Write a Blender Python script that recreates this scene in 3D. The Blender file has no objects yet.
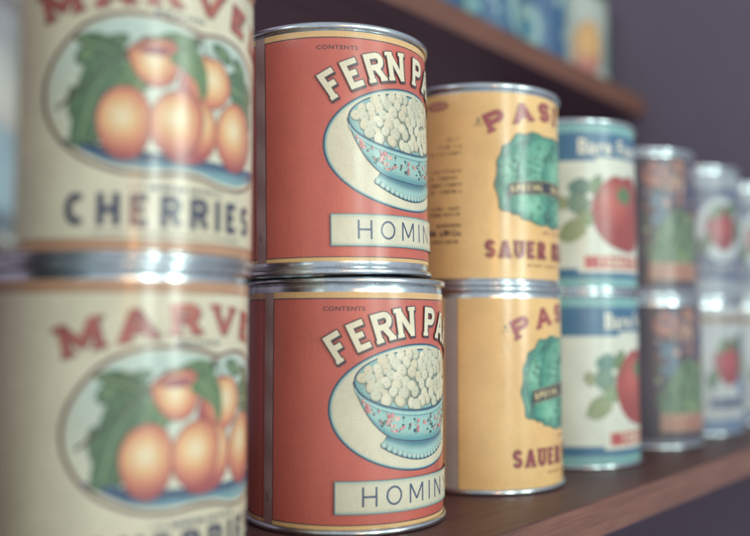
import bpy, math, random
from mathutils import Vector, Matrix, Quaternion

C = bpy.context.scene.collection
R_LABEL = 0.0497          # radius of the paper label (m)
H_CAN = 0.1185            # height of one can (m)
RMM = R_LABEL * 1000.0
STEP = math.radians(1.5) * RMM
EPS = 1.6e-6              # thickness of one layer of print


def lin(h, k=1.0):
    h = h.lstrip('#')
    o = []
    for i in (0, 2, 4):
        c = int(h[i:i + 2], 16) / 255
        c = c / 12.92 if c <= 0.04045 else ((c + 0.055) / 1.055) ** 2.4
        o.append(c * k)
    return tuple(o)


def mix(a, b, t):
    t = max(0.0, min(1.0, t))
    return tuple(a[i] + (b[i] - a[i]) * t for i in range(3))


def sm(a, b, x):
    t = max(0.0, min(1.0, (x - a) / (b - a)))
    return t * t * (3 - 2 * t)


# ------------------------------------------------------------------ printed art
class Art:
    """Flat artwork in millimetres (u around the can, v up), later wrapped on the can."""

    def __init__(self):
        self.polys = []     # (list of (u, v), list of colours, layer)
        self.layer = 0

    def poly(self, pts, cols, layer=None):
        self.polys.append((pts, cols, self.layer if layer is None else layer))

    def up(self, n=1):
        self.layer += n

    def rect(self, u0, v0, u1, v1, col):
        self.up()
        self.poly([(u0, v0), (u1, v0), (u1, v1), (u0, v1)], [col] * 4)

    def grid(self, u0, v0, u1, v1, nu, nv, fn):
        self.up()
        for i in range(nu):
            for j in range(nv):
                a = u0 + (u1 - u0) * i / nu; b = u0 + (u1 - u0) * (i + 1) / nu
                c = v0 + (v1 - v0) * j / nv; d = v0 + (v1 - v0) * (j + 1) / nv
                p = [(a, c), (b, c), (b, d), (a, d)]
                self.poly(p, [fn(*q) for q in p])

    def blob(self, pts, fn, rings=5, n=48, smooth=True, grow=0.0, centre=None):
        """star shaped patch; fn(u, v, f) gives the colour, f = 0 centre .. 1 edge"""
        self.up()
        if smooth:
            q = []
            m = len(pts); per = max(2, n // m)
            for i in range(m):
                p0, p1, p2, p3 = pts[i - 1], pts[i], pts[(i + 1) % m], pts[(i + 2) % m]
                for k in range(per):
                    t = k / per
                    q.append(tuple(0.5 * (2 * p1[a] + (p2[a] - p0[a]) * t
                                          + (2 * p0[a] - 5 * p1[a] + 4 * p2[a] - p3[a]) * t * t
                                          + (3 * p1[a] - p0[a] - 3 * p2[a] + p3[a]) * t ** 3) for a in (0, 1)))
            pts = q
        m = len(pts)
        cx = sum(p[0] for p in pts) / m; cy = sum(p[1] for p in pts) / m
        if centre: cx, cy = centre
        if grow:
            g = []
            for x, y in pts:
                d = math.hypot(x - cx, y - cy) or 1
                g.append((x + (x - cx) / d * grow, y + (y - cy) / d * grow))
            pts = g
        col = fn if callable(fn) else (lambda u, v, f: fn)
        if not callable(fn): rings = 1
        for r in range(rings):
            f0 = r / rings; f1 = (r + 1) / rings
            for i in range(m):
                a = pts[i]; b = pts[(i + 1) % m]
                def P(p, f): return (cx + (p[0] - cx) * f, cy + (p[1] - cy) * f)
                if r == 0:
                    pp = [(cx, cy), P(a, f1), P(b, f1)]; ff = [0, f1, f1]
                else:
                    pp = [P(a, f0), P(a, f1), P(b, f1), P(b, f0)]; ff = [f0, f1, f1, f0]
                self.poly(pp, [col(p[0], p[1], f) for p, f in zip(pp, ff)])

    def ell(self, cx, cy, a, b, fn, rings=4, n=40, rot=0.0):
        cr, sr = math.cos(rot), math.sin(rot)
        pts = []
        for k in range(n):
            t = 2 * math.pi * k / n
            x, y = a * math.cos(t), b * math.sin(t)
            pts.append((cx + x * cr - y * sr, cy + x * sr + y * cr))
        self.blob(pts, fn, rings, n, smooth=False)

    def loft(self, top, bot, fn, n=40, m=8):
        """patch between two curves given as functions of t in 0..1; fn(t, s)"""
        self.up()
        for i in range(n):
            for j in range(m):
                q = []
                cc = []
                for t, s in ((i / n, j / m), ((i + 1) / n, j / m), ((i + 1) / n, (j + 1) / m), (i / n, (j + 1) / m)):
                    a = bot(t); b = top(t)
                    q.append((a[0] + (b[0] - a[0]) * s, a[1] + (b[1] - a[1]) * s))
                    cc.append(fn(t, s))
                self.poly(q, cc)

    def stroke(self, pts, t, col, closed=False, ext=0.0, taper=False):
        """a line of width t with mitred corners"""
        self.up()
        pts = [Vector(p) for p in pts]
        if ext and not closed:
            pts[0] = pts[0] + (pts[0] - pts[1]).normalized() * ext
            pts[-1] = pts[-1] + (pts[-1] - pts[-2]).normalized() * ext
        n = len(pts); L = []; Rr = []
        for i in range(n):
            a = pts[i - 1] if (i > 0 or closed) else None
            b = pts[(i + 1) % n] if (i < n - 1 or closed) else None
            d1 = (pts[i] - a).normalized() if a is not None else None
            d2 = (b - pts[i]).normalized() if b is not None else None
            if d1 is None: d1 = d2
            if d2 is None: d2 = d1
            nn = Vector((-(d1 + d2).y, (d1 + d2).x))
            if nn.length < 1e-6: nn = Vector((-d1.y, d1.x))
            nn.normalize()
            c = max(0.42, nn.dot(Vector((-d1.y, d1.x))))
            w = t / 2 / c
            if taper: w *= 1 - 0.85 * i / (n - 1)
            L.append(pts[i] + nn * w); Rr.append(pts[i] - nn * w)
        for i in range(n if closed else n - 1):
            j = (i + 1) % n
            q = [tuple(Rr[i]), tuple(Rr[j]), tuple(L[j]), tuple(L[i])]
            if callable(col): cc = [col(*p) for p in q]
            else: cc = [col] * 4
            self.poly([q[0], q[1], q[2]], cc[:3]); self.poly([q[0], q[2], q[3]], [cc[0], cc[2], cc[3]])

    def scribble(self, u0, u1, v, h, col, seed=1, t=0.32):
        """a line of print too small to read"""
        rnd = random.Random(seed); u = u0
        while u < u1:
            if rnd.random() < 0.16: u += h * 0.7; continue
            w = h * rnd.uniform(0.45, 0.75)
            self.stroke([(u, v), (u, v + h * rnd.uniform(0.75, 1))], t, col)
            if rnd.random() < 0.6: self.stroke([(u, v + h * rnd.choice((0.05, 0.5, 0.9))), (u + w * 0.8, v + h * rnd.choice((0.05, 0.5, 0.9)))], t, col)
            if rnd.random() < 0.4: self.stroke([(u + w * 0.7, v), (u + w * 0.7, v + h * 0.8)], t, col)
            u += w + h * 0.25

    def font(self, text, place, size, col, bold=0.0, stretch=1.0, space=1.0):
        """lettering from the built in font"""
        cu = bpy.data.curves.new('lettering', 'FONT')
        cu.body = text; cu.size = 1.0; cu.offset = bold; cu.space_character = space
        cu.resolution_u = 4
        o = bpy.data.objects.new('lettering', cu)
        C.objects.link(o)
        dg = bpy.context.evaluated_depsgraph_get(); dg.update()
        me = o.evaluated_get(dg).to_mesh()
        me.calc_loop_triangles()
        vs = [(v.co.x, v.co.y) for v in me.vertices]
        tris = [tuple(t.vertices) for t in me.loop_triangles]
        o.evaluated_get(dg).to_mesh_clear()
        bpy.data.objects.remove(o); bpy.data.curves.remove(cu)
        x0 = min(v[0] for v in vs); x1 = max(v[0] for v in vs); y1 = max(v[1] for v in vs)
        self.up()
        for t in tris:
            pp = [place((vs[i][0] - x0) * size * stretch, vs[i][1] * size) for i in t]
            self.poly(pp, [col] * 3)
        return (x1 - x0) * size * stretch

    def build(self, name, v0, v1, base):
        """wrap everything on the cylinder, cut along the facets so that layers never cross"""
        verts, faces, cols, nrm = [], [], [], []
        def put(poly, col, layer, k):
            r = (RMM * 0.001) + layer * EPS
            a0 = k * STEP / RMM; a1 = (k + 1) * STEP / RMM
            c0, s0, c1, s1 = math.cos(a0), math.sin(a0), math.cos(a1), math.sin(a1)
            idx = []
            for (u, v), c in zip(poly, col):
                f = (u - k * STEP) / STEP
                verts.append((r * (c0 + (c1 - c0) * f), r * (s0 + (s1 - s0) * f), v * 0.001))
                nrm.append((math.cos(u / RMM), math.sin(u / RMM), 0))
                cols.append(c); idx.append(len(verts) - 1)
            faces.append(idx)
        def clip(poly, col, u, left):
            op, oc = [], []
            n = len(poly)
            for i in range(n):
                p, q = poly[i], poly[(i + 1) % n]; cp, cq = col[i], col[(i + 1) % n]
                ip = (p[0] <= u) if left else (p[0] >= u)
                iq = (q[0] <= u) if left else (q[0] >= u)
                if ip: op.append(p); oc.append(cp)
                if ip != iq and abs(q[0] - p[0]) > 1e-12:
                    t = (u - p[0]) / (q[0] - p[0])
                    op.append((u, p[1] + (q[1] - p[1]) * t)); oc.append(mix(cp, cq, t))
            return op, oc
        K = 240
        for k in range(-K // 2, K // 2):
            a, b = k * STEP, (k + 1) * STEP
            put([(a, v0), (b, v0), (b, v1), (a, v1)], [base] * 4, 0, k)
        for poly, col, layer in self.polys:
            area = sum(poly[i][0] * poly[(i + 1) % len(poly)][1] - poly[(i + 1) % len(poly)][0] * poly[i][1] for i in range(len(poly)))
            if abs(area) < 1e-7: continue
            if area < 0: poly = poly[::-1]; col = col[::-1]
            us = [p[0] for p in poly]
            k0 = math.floor(min(us) / STEP + 1e-9); k1 = math.ceil(max(us) / STEP - 1e-9) - 1
            k1 = max(k0, k1)
            rest, rc = poly, col
            for k in range(k0, k1 + 1):
                if k < k1:
                    a, ac = clip(rest, rc, (k + 1) * STEP, True)
                    rest, rc = clip(rest, rc, (k + 1) * STEP, False)
                else:
                    a, ac = rest, rc
                if len(a) > 2: put(a, ac, layer, k)
                if len(rest) < 3: break
        me = bpy.data.meshes.new(name)
        me.from_pydata(verts, [], faces)
        ca = me.color_attributes.new('print', 'FLOAT_COLOR', 'POINT')
        flat = []
        for c in cols: flat += [c[0], c[1], c[2], 1.0]
        ca.data.foreach_set('color', flat)
        for p in me.polygons: p.use_smooth = True
        me.normals_split_custom_set_from_vertices(nrm)
        me.update()
        return me


# stroke letters, unit box; (strokes, serif points)
def arc(cx, cy, rx, ry, a0, a1, n=14):
    return [(cx + rx * math.cos(math.radians(a0 + (a1 - a0) * i / n)), cy + ry * math.sin(math.radians(a0 + (a1 - a0) * i / n))) for i in range(n + 1)]


GL = {
    'A': (0.95, [[(0, 0), (.44, .985), (.56, .985), (1, 0)], [(.19, .3), (.81, .3)]], [(0, 0), (1, 0)]),
    'C': (0.85, [arc(.5, .5, .5, .5, 48, 312, 20)], []),
    'E': (0.75, [[(1, 1), (0, 1), (0, 0), (1, 0)], [(0, .52), (.75, .52)]], []),
    'F': (0.75, [[(1, 1), (0, 1), (0, 0)], [(0, .5), (.75, .5)]], [(0, 0)]),
    'H': (0.85, [[(0, 0), (0, 1)], [(1, 0), (1, 1)], [(0, .5), (1, .5)]], [(0, 0), (0, 1), (1, 0), (1, 1)]),
    'I': (0.02, [[(.5, 0), (.5, 1)]], [(.5, 0), (.5, 1)]),
    'K': (0.85, [[(0, 0), (0, 1)], [(1, 1), (.05, .42)], [(.35, .6), (1, 0)]], [(0, 0), (0, 1), (1, 0), (1, 1)]),
    'L': (0.72, [[(0, 1), (0, 0), (1, 0)]], [(0, 1)]),
    'M': (1.1, [[(0, 0), (0, 1)], [(1, 0), (1, 1)], [(.04, 1), (.47, .2), (.53, .2), (.96, 1)]], [(0, 0), (1, 0), (-.05, 1), (1.05, 1)]),
    'N': (0.9, [[(0, 0), (0, 1)], [(.03, 1), (.97, 0)], [(1, 0), (1, 1)]], [(0, 0), (-.05, 1), (1, 1)]),
    'O': (1.0, [arc(.5, .5, .5, .5, 0, 360, 32)], []),
    'P': (0.78, [[(0, 0), (0, 1)], [(0, 1), (.6, 1)] + arc(.62, .74, .38, .26, 80, -80, 10) + [(.6, .48), (0, .48)]], [(0, 0)]),
    'R': (0.85, [[(0, 0), (0, 1)], [(0, 1), (.6, 1)] + arc(.62, .75, .36, .25, 80, -80, 10) + [(.6, .5), (0, .5)], [(.5, .5), (1, 0)]], [(0, 0), (1, 0)]),
    'S': (0.75, [arc(.5, .76, .48, .24, 20, 90, 6) + arc(.5, .76, .48, .26, 100, 270, 12) + arc(.5, .25, .48, .25, 80, -90, 12)[1:] + arc(.5, .25, .48, .25, 260, 200, 5)], []),
    'T': (0.85, [[(.5, 0), (.5, 1)], [(0, 1), (1, 1)]], [(.5, 0)]),
    'U': (0.85, [[(0, 1), (0, .35)] + arc(.5, .35, .5, .35, 190, 350, 12) + [(1, .35), (1, 1)]], [(0, 1), (1, 1)]),
    'V': (0.95, [[(0, 1), (.45, .02), (.55, .02), (1, 1)]], [(0, 1), (1, 1)]),
    'Y': (0.95, [[(0, 1), (.5, .45), (1, 1)], [(.5, .47), (.5, 0)]], [(.5, 0), (0, 1), (1, 1)]),
    'D': (0.85, [[(0, 0), (0, 1), (.5, 1)] + arc(.5, .5, .5, .5, 80, -80, 14) + [(.5, 0), (0, 0)]], []),
}


def word(art, text, h, wide, t, gap, place, col, serif=0.0, sh=None, ext=0.0, total=None, centre=True, tv=None):
    """letters drawn as strokes; place(x, y) gives the position on the label"""
    xs = []; x = 0.0
    if total:
        base = sum((h * 0.62 * wide) if ch == ' ' else GL[ch][0] * h * wide + t for ch in text)
        gap = (total - base) / (len(text.replace(' ', '')) - 1)
    for ch in text:
        if ch == ' ':
            x += h * 0.62 * wide; xs.append(None); continue
        w = GL[ch][0] * h * wide
        xs.append((x + t / 2, w)); x += w + t + gap
    width = x - gap
    off = -width / 2 if centre else 0.0
    for ch, xw in zip(text, xs):
        if xw is None: continue
        x0, w = xw
        _, strokes, serifs = GL[ch]
        ih = h - t
        for st in strokes:
            cl = ch == 'O'
            pts = [(x0 + p[0] * w + off, t / 2 + p[1] * ih) for p in (st[:-1] if cl else st)]
            if not cl:
                # square ends reach the full letter height
                def endfix(p, q):
                    d = Vector(p) - Vector(q)
                    if abs(d.x) < abs(d.y) * 1.2:
                        yy = 0 if d.y < 0 else h
                        if abs(p[1] - (t / 2 if d.y < 0 else h - t / 2)) < h * .04:
                            back = t / 2 * abs(d.x) / d.length
                            yy = back if d.y < 0 else h - back
                            return (p[0] + d.x / d.y * (yy - p[1]), yy)
                    return p
                a, b = endfix(pts[0], pts[1]), endfix(pts[-1], pts[-2])
                pts[0], pts[-1] = a, b
            dense = []
            n = len(pts)
            for i in range(n if cl else n - 1):
                dense.append(pts[i])
            if not cl: dense.append(pts[-1])
            pp = [place(*p) for p in dense]
            art.stroke(pp, t + 2 * ext, col, closed=cl, ext=ext)
        if serif:
            s = sh or t * 0.45
            for sx, sy in serifs:
                cx = x0 + sx * w + off
                cy = s / 2 if sy < .5 else h - s / 2
                wd = t / 2 + serif
                art.stroke([place(cx - wd, cy), place(cx + wd, cy)], s + 2 * ext, col, ext=ext)
    return width


def straight(u, v):
    return lambda x, y: (u + x, v + y)


def arched(u, v, rad):
    return lambda x, y: (u + (rad + y) * math.sin(x / rad), v - rad + (rad + y) * math.cos(x / rad))


# ------------------------------------------------------------------ label designs
CREAM = lin('#e6dcc0')
NAVY = lin('#2c4560')


def art_hominy():
    A = Art(); rnd = random.Random(4)
    red = lin('#d05c47'); yel = lin('#e6b777'); ink = lin('#3a2a30')
    A.grid(-155, 5.2, 155.9, 108.4, 60, 4, lambda u, v: mix(red, lin('#c85440'), 0.5 + 0.5 * math.sin(u * .05)))
    A.rect(-155, 108.2, 155.9, 108.75, ink); A.rect(-155, 4.9, 155.9, 5.4, ink)
    # pasted seam of the paper
    A.rect(-84.4, 3.2, -83.9, 111.6, lin('#4a3034'))
    A.rect(-76.6, 5.2, -75.9, 108.4, lin('#6b3a3c'))
    keep = A.layer; A.layer += 90
    edge = [(-82.5 + .12 * math.sin(i * 1.7) + .1 * math.sin(i * .6), 3.2 + 108.4 * i / 40) for i in range(41)]
    edge2 = [(-76.5 + .13 * math.sin(i * 1.3 + 1), 3.2 + 108.4 * i / 40) for i in range(41)]
    A.loft(lambda t: edge2[round(t * 40)], lambda t: edge[round(t * 40)], lambda t, q: mix(lin('#ac8f8c'), lin('#94716f'), .5 + .5 * math.sin(t * 23 + q)), n=40, m=3)
    A.font('S', straight(-80.9, 13.5), 4.6, lin('#3a3038'), bold=0.0)
    A.layer = keep
    A.font('CONTENTS', straight(-49.3, 102.8), 2.75, lin('#4a2227'), bold=0.03, stretch=1.28, space=1.12)
    # oval plate
    A.ell(0.6, 57.6, 47.4, 29.9, lin('#23405c'), n=90)
    A.ell(0.6, 57.6, 46.5, 29.1, lambda u, v, f: mix(lin('#e3dbbe'), lin('#4fa3ae'), sm(.965, 1, f)), rings=36, n=90)
    # bowl rim with its heap of hominy
    A.ell(1, 70.3, 35.9, 14.6, NAVY, n=80)
    A.ell(1, 70.3, 35.1, 13.9, lambda u, v, f: mix(lin('#b9c9b4'), lin('#6fb0b4'), sm(.8, 1, f)), rings=10, n=80)
    A.ell(2, 70.3, 32.5, 12.3, lin('#8b9786'), n=60)
    pts = []
    tries = 0
    while len(pts) < 125 and tries < 9000:
        tries += 1
        u = rnd.uniform(-31, 34); v = rnd.uniform(54.5, 87)
        e = ((u - 1) / 32.5) ** 2 + ((v - 70.3) / 12.6) ** 2
        heap = ((u - 8) / 25) ** 2 + ((v - 73) / 10.3) ** 2
        if not (e < 1 or (heap < 1 and v > 70)): continue
        if v < 70.3 and e > .93: continue
        if min([math.hypot(u - a, (v - b) * 1.1) for a, b in pts] or [9]) < 3.75: continue
        pts.append((u, v))
    pts.sort(key=lambda p: -p[1])
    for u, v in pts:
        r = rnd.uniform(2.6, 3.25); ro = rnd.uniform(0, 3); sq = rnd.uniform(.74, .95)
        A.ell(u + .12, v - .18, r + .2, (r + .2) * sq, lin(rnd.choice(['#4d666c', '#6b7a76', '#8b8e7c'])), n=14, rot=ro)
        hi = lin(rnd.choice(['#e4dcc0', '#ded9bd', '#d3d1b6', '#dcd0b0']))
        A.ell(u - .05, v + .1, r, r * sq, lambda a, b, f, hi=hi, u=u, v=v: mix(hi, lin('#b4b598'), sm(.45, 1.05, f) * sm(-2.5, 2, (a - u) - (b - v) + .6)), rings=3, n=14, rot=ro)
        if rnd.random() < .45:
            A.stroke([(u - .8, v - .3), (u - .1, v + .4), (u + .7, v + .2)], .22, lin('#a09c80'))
    # front rim + bowl side
    def rimf(t):
        a = math.pi + math.pi * t
        return (1 + 35.7 * math.cos(a), 70.3 + 14.3 * math.sin(a))
    bp = [(-34.8, 69), (-32, 61.6), (-26.7, 52.6), (-20.3, 46.4), (-14, 43.6), (-3, 42.0), (8.6, 41.9), (17, 43.2), (23, 46), (29, 52.4), (34, 61.6), (36.6, 69)]
    def bot(t):
        x = t * (len(bp) - 1); i = min(int(x), len(bp) - 2); f = x - i
        p0, p1, p2, p3 = bp[max(i - 1, 0)], bp[i], bp[i + 1], bp[min(i + 2, len(bp) - 1)]
        return tuple(0.5 * (2 * p1[a] + (p2[a] - p0[a]) * f + (2 * p0[a] - 5 * p1[a] + 4 * p2[a] - p3[a]) * f * f + (3 * p1[a] - p0[a] - 3 * p2[a] + p3[a]) * f ** 3) for a in (0, 1))
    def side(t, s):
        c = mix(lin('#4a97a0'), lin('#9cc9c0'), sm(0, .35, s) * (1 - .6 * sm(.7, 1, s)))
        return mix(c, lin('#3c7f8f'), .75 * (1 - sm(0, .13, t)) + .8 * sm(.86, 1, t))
    # foot
    fb = lambda t: (-21.8 + 47.6 * t, 41.0 - 7.6 * math.sin(math.pi * t) ** .8)
    ft = lambda t: (-19 + 42 * t, 44.6 - 3.2 * math.sin(math.pi * t))
    A.loft(lambda t: (ft(t)[0], ft(t)[1] + .4), lambda t: (fb(t)[0], fb(t)[1] - .8), lambda t, s: NAVY, m=1)
    A.loft(ft, fb, lambda t, s: mix(lin('#a5cfc8'), lin('#2f7488'), sm(.35, .95, s)), m=6)
    for i in range(17):
        t = (i + .5) / 17; x, y = fb(t)
        A.ell(x, y + .9, 1.75, 1.6, lin('#2b5568'), n=14); A.ell(x, y + 1.2, 1.5, 1.5, lambda a, b, f: mix(lin('#d2dcc8'), lin('#86bcba'), f), rings=2, n=14)
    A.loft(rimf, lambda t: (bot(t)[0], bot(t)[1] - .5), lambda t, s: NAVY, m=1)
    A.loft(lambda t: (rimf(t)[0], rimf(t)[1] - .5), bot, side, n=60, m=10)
    A.stroke([(rimf(i / 50)[0], rimf(i / 50)[1]) for i in range(51)], .95, lin('#27506b'))
    A.stroke([(rimf(i / 50)[0], rimf(i / 50)[1] - 1.5) for i in range(2, 49)], .8, lin('#a9d0c8'))
    A.stroke([(rimf(i / 50)[0] * .985, rimf(i / 50)[1] - 2.6) for i in range(3, 48)], .25, lin('#3f7f8c'))
    # painted flowers
    for k in range(120):
        t = rnd.uniform(.13, .88); s = rnd.uniform(.2, .76)
        a, b = bot(t), rimf(t); u, v = a[0] + (b[0] - a[0]) * s, a[1] + (b[1] - a[1]) * s
        g = math.sin(u * .38 + 1)
        c = rnd.choice(['#d8898a', '#e2a09a', '#c9696f', '#e8c0ae'] if g > -.1 else ['#2f5660', '#3c6a62', '#527c68', '#284b5c', '#d8898a'])
        r = rnd.uniform(.45, 1.15)
        A.ell(u, v, r, r * rnd.uniform(.5, 1), lin(c), n=8, rot=rnd.uniform(0, 3))
        if rnd.random() < .35: A.ell(u + .2, v + .1, r * .4, r * .35, lin('#efe0c8'), n=6)
        if rnd.random() < .3: A.stroke([(u, v), (u + rnd.uniform(-2, 2), v - rnd.uniform(.5, 2))], .25, lin('#35605f'))
    # FERN PARK
    for (dx, dy, ext, col) in ((0.55, -0.75, .45, '#3c2a33'), (0, 0, .5, '#3c2a33'), (0, 0, 0, '#eadfc0')):
        pl = arched(.6 + dx, 91.2 + dy, 76)
        word(A, 'FERN PARK', 13.8, .54, 2.7, 1.3, pl, lin(col), serif=.45, sh=1.7, ext=ext, total=90)
    # HOMINY panel
    A.rect(-43.6, 10.0, 43.6, 25.2, lin('#5e9298')); A.rect(-43.1, 10.5, 43.1, 24.7, lin('#ded8bd'))
    for k in range(4): A.rect(-43.1, 10.5 + k * .35, 43.1, 10.85 + k * .35, mix(lin('#a5b7a8'), lin('#ded8bd'), (k + 1) / 5))
    A.grid(-43.1, 22.7, 43.1, 24.7, 1, 4, lambda u, v: mix(lin('#ded8bd'), lin('#b9c4b0'), (v - 22.7) / 2))
    word(A, 'HOMINY', 8.9, .82, .98, 4.3, straight(.2, 13.4), lin('#27476b'))
    return A.build('hominy_label', 3.2, 111.6, yel)


def fruit(A, pts, hx, hy, R, seed=0, green=0.0):
    warm, mid, edge, hi = lin('#e8b67c'), lin('#d98862'), lin('#a03c46'), lin('#efdcb2')
    def fn(u, v, f):
        d = math.hypot(u - hx, v - hy) / R
        c = mix(hi, warm, sm(.05, .55, d)); c = mix(c, mid, sm(.45, .85, d)); c = mix(c, edge, sm(.75, 1.3, d) * .9)
        return mix(c, lin('#9c3a3a'), .55 * sm(.86, 1, f))
    A.blob(pts, lin('#7c3436'), grow=.35, rings=1)
    A.blob(pts, fn, rings=9, n=56)
    A.stroke([(hx + R * .35, hy + R * .7), (hx + R * .55, hy), (hx + R * .4, hy - R * .7)], .5, mix(mid, edge, .4), taper=True)


def leaf(A, pts, c1, c2, vein=None, dark='#3b5a3c'):
    A.blob(pts, lin(dark), grow=.3, rings=1)
    A.blob(pts, lambda u, v, f: mix(lin(c1), lin(c2), .5 + .5 * math.sin(u * 1.1 + v * .6) * f), rings=5, n=48)
    if vein: A.stroke(vein, .5, lin('#b3c38f'), taper=True)


def art_cherry():
    A = Art()
    cream = lin('#dfd7bc'); brown = lin('#b98a66')
    A.grid(-155, 7.6, 155.9, 107.6, 40, 4, lambda u, v: mix(cream, lin('#d5cdaf'), .5 + .5 * math.sin(u * .07 + v * .03)))
    A.rect(-155, 107.4, 155.9, 107.9, lin('#8e6a58')); A.rect(-155, 7.3, 155.9, 7.8, lin('#8e6a58'))
    A.rect(72, 7.8, 72.5, 107.4, lin('#b98a66'))
    oval = [(-48.6, 57.1), (-45.8, 69.6), (-35.4, 82.0), (-23.2, 87.3), (-11.1, 88.0), (0, 86.6), (8.4, 84.4), (18.3, 85.8), (30.1, 84.1), (41.4, 77.5), (48.5, 66), (51.5, 54), (50.1, 42.9), (44, 34.5), (36.1, 31), (27.3, 29.1), (16.5, 29.6), (8.1, 31.6), (-1, 32.1), (-11.9, 31), (-23.9, 32.4), (-36.2, 37.7), (-44.5, 46)]
    A.blob(oval, lin('#54414a'), grow=1.3, n=96, centre=(0, 58)); A.blob(oval, lin('#c9a579'), grow=-.1, n=96, centre=(0, 58))
    A.blob(oval, lambda u, v, f: mix(lin('#dcdcc4'), lin('#bcd0c4'), sm(40, 85, v)), grow=-.75, n=96, rings=8, centre=(0, 58))
    # table top
    A.blob([(-43, 43), (-36, 40.8), (-24, 39.6), (0, 38.5), (24, 38), (46, 39), (47, 36), (36.1, 32.5), (27, 30.6), (16.5, 31), (8.1, 33), (-1, 33.4), (-12, 32.6), (-24, 34), (-35, 39)], lambda u, v, f: mix(lin('#7fa9ae'), lin('#27597e'), sm(32, 37, v)), rings=4, n=60)
    A.blob([(-30, 40), (-10, 37.6), (10, 37.5), (28, 37), (34, 36), (10, 35.6), (-10, 35.8), (-26, 37)], lin('#2b4a68'), rings=1)
    # branch and leaves
    for px, py, w, hh, r in ((-31, 47, 3.4, 6, .3), (-37, 55, 2.6, 6.5, .1), (-24, 77, 6, 2.6, .5), (-12, 69, 4, 6.5, -.3), (-33, 73, 4.6, 3, .7), (19, 80, 5.5, 2.6, -.4), (30, 77, 5, 2.6, -.5), (39, 60, 2.8, 5.5, .3), (-28, 65, 5, 3, .9), (3, 80, 5, 2.4, .3)):
        A.ell(px, py, w + .35, hh + .35, lin('#31503c'), n=22, rot=r)
        A.ell(px, py, w, hh, lambda u, v, f: mix(lin('#7d9a68'), lin('#44684c'), sm(0, 1, f)), rings=4, n=22, rot=r)
    A.stroke([(-44, 53.5), (-36, 59.5), (-26, 69), (-12.8, 80), (-4, 80.6), (8.5, 83.2)], 1.3, lin('#5f4a3e'))
    A.stroke([(8.5, 83), (3, 79), (-3, 75.5)], .8, lin('#5f4a3e'))
    leaf(A, [(-38.2, 40.4), (-37.5, 52), (-35.9, 62), (-32.5, 69.9), (-25.5, 73.6), (-19.4, 69.4), (-21.1, 63.5), (-27.8, 56), (-30.1, 44)], '#466a4c', '#5b805a', [(-35, 43), (-31, 58), (-24, 71)])
    leaf(A, [(-37.6, 78.2), (-30, 80.6), (-21.3, 77), (-18, 71.5), (-27, 72.8)], '#4f7348', '#385a40', [(-36, 78), (-20, 73)])
    leaf(A, [(-21.5, 66), (-16.1, 73.5), (-9, 76), (-9.5, 66), (-14, 60), (-20, 58)], '#4b6f48', '#6d8e5c', [(-15, 60), (-13, 73)])
    leaf(A, [(-10, 80.4), (0, 83.6), (6, 81), (-2, 78.4)], '#4b6f48', '#6d8e5c')
    fruit(A, [(-18.7, 74.9), (-12.7, 78.9), (-3.7, 80.0), (.2, 73.5), (-3, 65), (-9.1, 62.5), (-15.4, 66.3)], -10, 72, 9)
    A.blob([(-16, 74.9), (-10.7, 77.6), (-3.9, 77), (-6, 74)], lin('#9a4a55'), rings=1)
    leaf(A, [(23, 73.5), (32.5, 74.5), (42, 69), (37, 61), (30, 59.5), (24.1, 64.6)], '#466a4c', '#5b805a', [(24, 68), (40, 67)])
    fruit(A, [(-.6, 64.4), (2.3, 72.3), (8.5, 76.8), (18.5, 75.9), (23.6, 68.3), (19.4, 60.2), (9.8, 57.2), (2, 59)], 14, 69, 11)
    leaf(A, [(-4, 73), (0, 77.5), (6, 79.2), (10.4, 72), (11.2, 64.4), (9, 60.4), (6.4, 66.4), (1.5, 70)], '#4b6f48', '#6d8e5c', [(2, 76), (9.4, 63)])
    fruit(A, [(2, 58), (9, 60), (14.6, 55), (15.6, 45), (10, 37.9), (0, 35.9), (-6, 40), (0, 50)], 8, 52, 10)
    fruit(A, [(-29.3, 49.9), (-26.3, 58.4), (-19.3, 61.8), (-12.9, 58.6), (-10.5, 50), (-12.6, 40.4), (-19.5, 35.7), (-26, 39.4)], -20.5, 51, 11)
    fruit(A, [(-11.3, 51.2), (-7.0, 59.2), (.3, 62.2), (7.6, 59), (9.8, 51.9), (6.6, 42), (-1.6, 37.6), (-9, 42)], -1.5, 52, 11)
    fruit(A, [(15.7, 49.4), (18.8, 57.6), (26.6, 62.7), (36, 59.7), (40.9, 49.4), (35.5, 39.5), (24.7, 36.1), (17.7, 41.1)], 26, 52, 12)
    A.stroke([(-44, 53.5), (-36, 59.5), (-26, 69), (-14, 78), (-4, 80.6), (8.5, 83.2)], .9, lin('#4f4038'), taper=True)
    A.stroke([(9, 83.5), (10, 79), (13, 76)], .8, lin('#4f4038'))
    # lettering
    for dx, dy, ext, col in ((.5, -.4, .25, '#6b4a48'),):
        word(A, 'MARVEL', 11.2, .9, 3.1, 4.6, arched(.2 + dx, 92.9 + dy, 150), lin(col), serif=1.0, sh=1.4, ext=ext, total=99)
    def mc(u, v): return mix(lin('#8f2f33'), lin('#c06a55'), .5 + .5 * math.sin(v * 2.2))
    word(A, 'MARVEL', 11.2, .9, 3.1, 4.6, arched(.2, 92.9, 150), mc, serif=1.0, sh=1.4, total=99)
    A.font('BRAND', arched(-9.5, 89.2, 300), 2.3, NAVY, bold=.03, stretch=2.2, space=1.25)
    word(A, 'CHERRIES', 11.6, .54, 2.7, 2.7, straight(0, 12.2), lin('#2d3550'), total=79.5)
    A.scribble(-17, 19, 25.4, 2.0, lin('#39506a'), seed=5, t=.5)
    A.scribble(-30, 30, 9.3, 1.0, lin('#6b5a58'), seed=6, t=.25)
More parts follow.
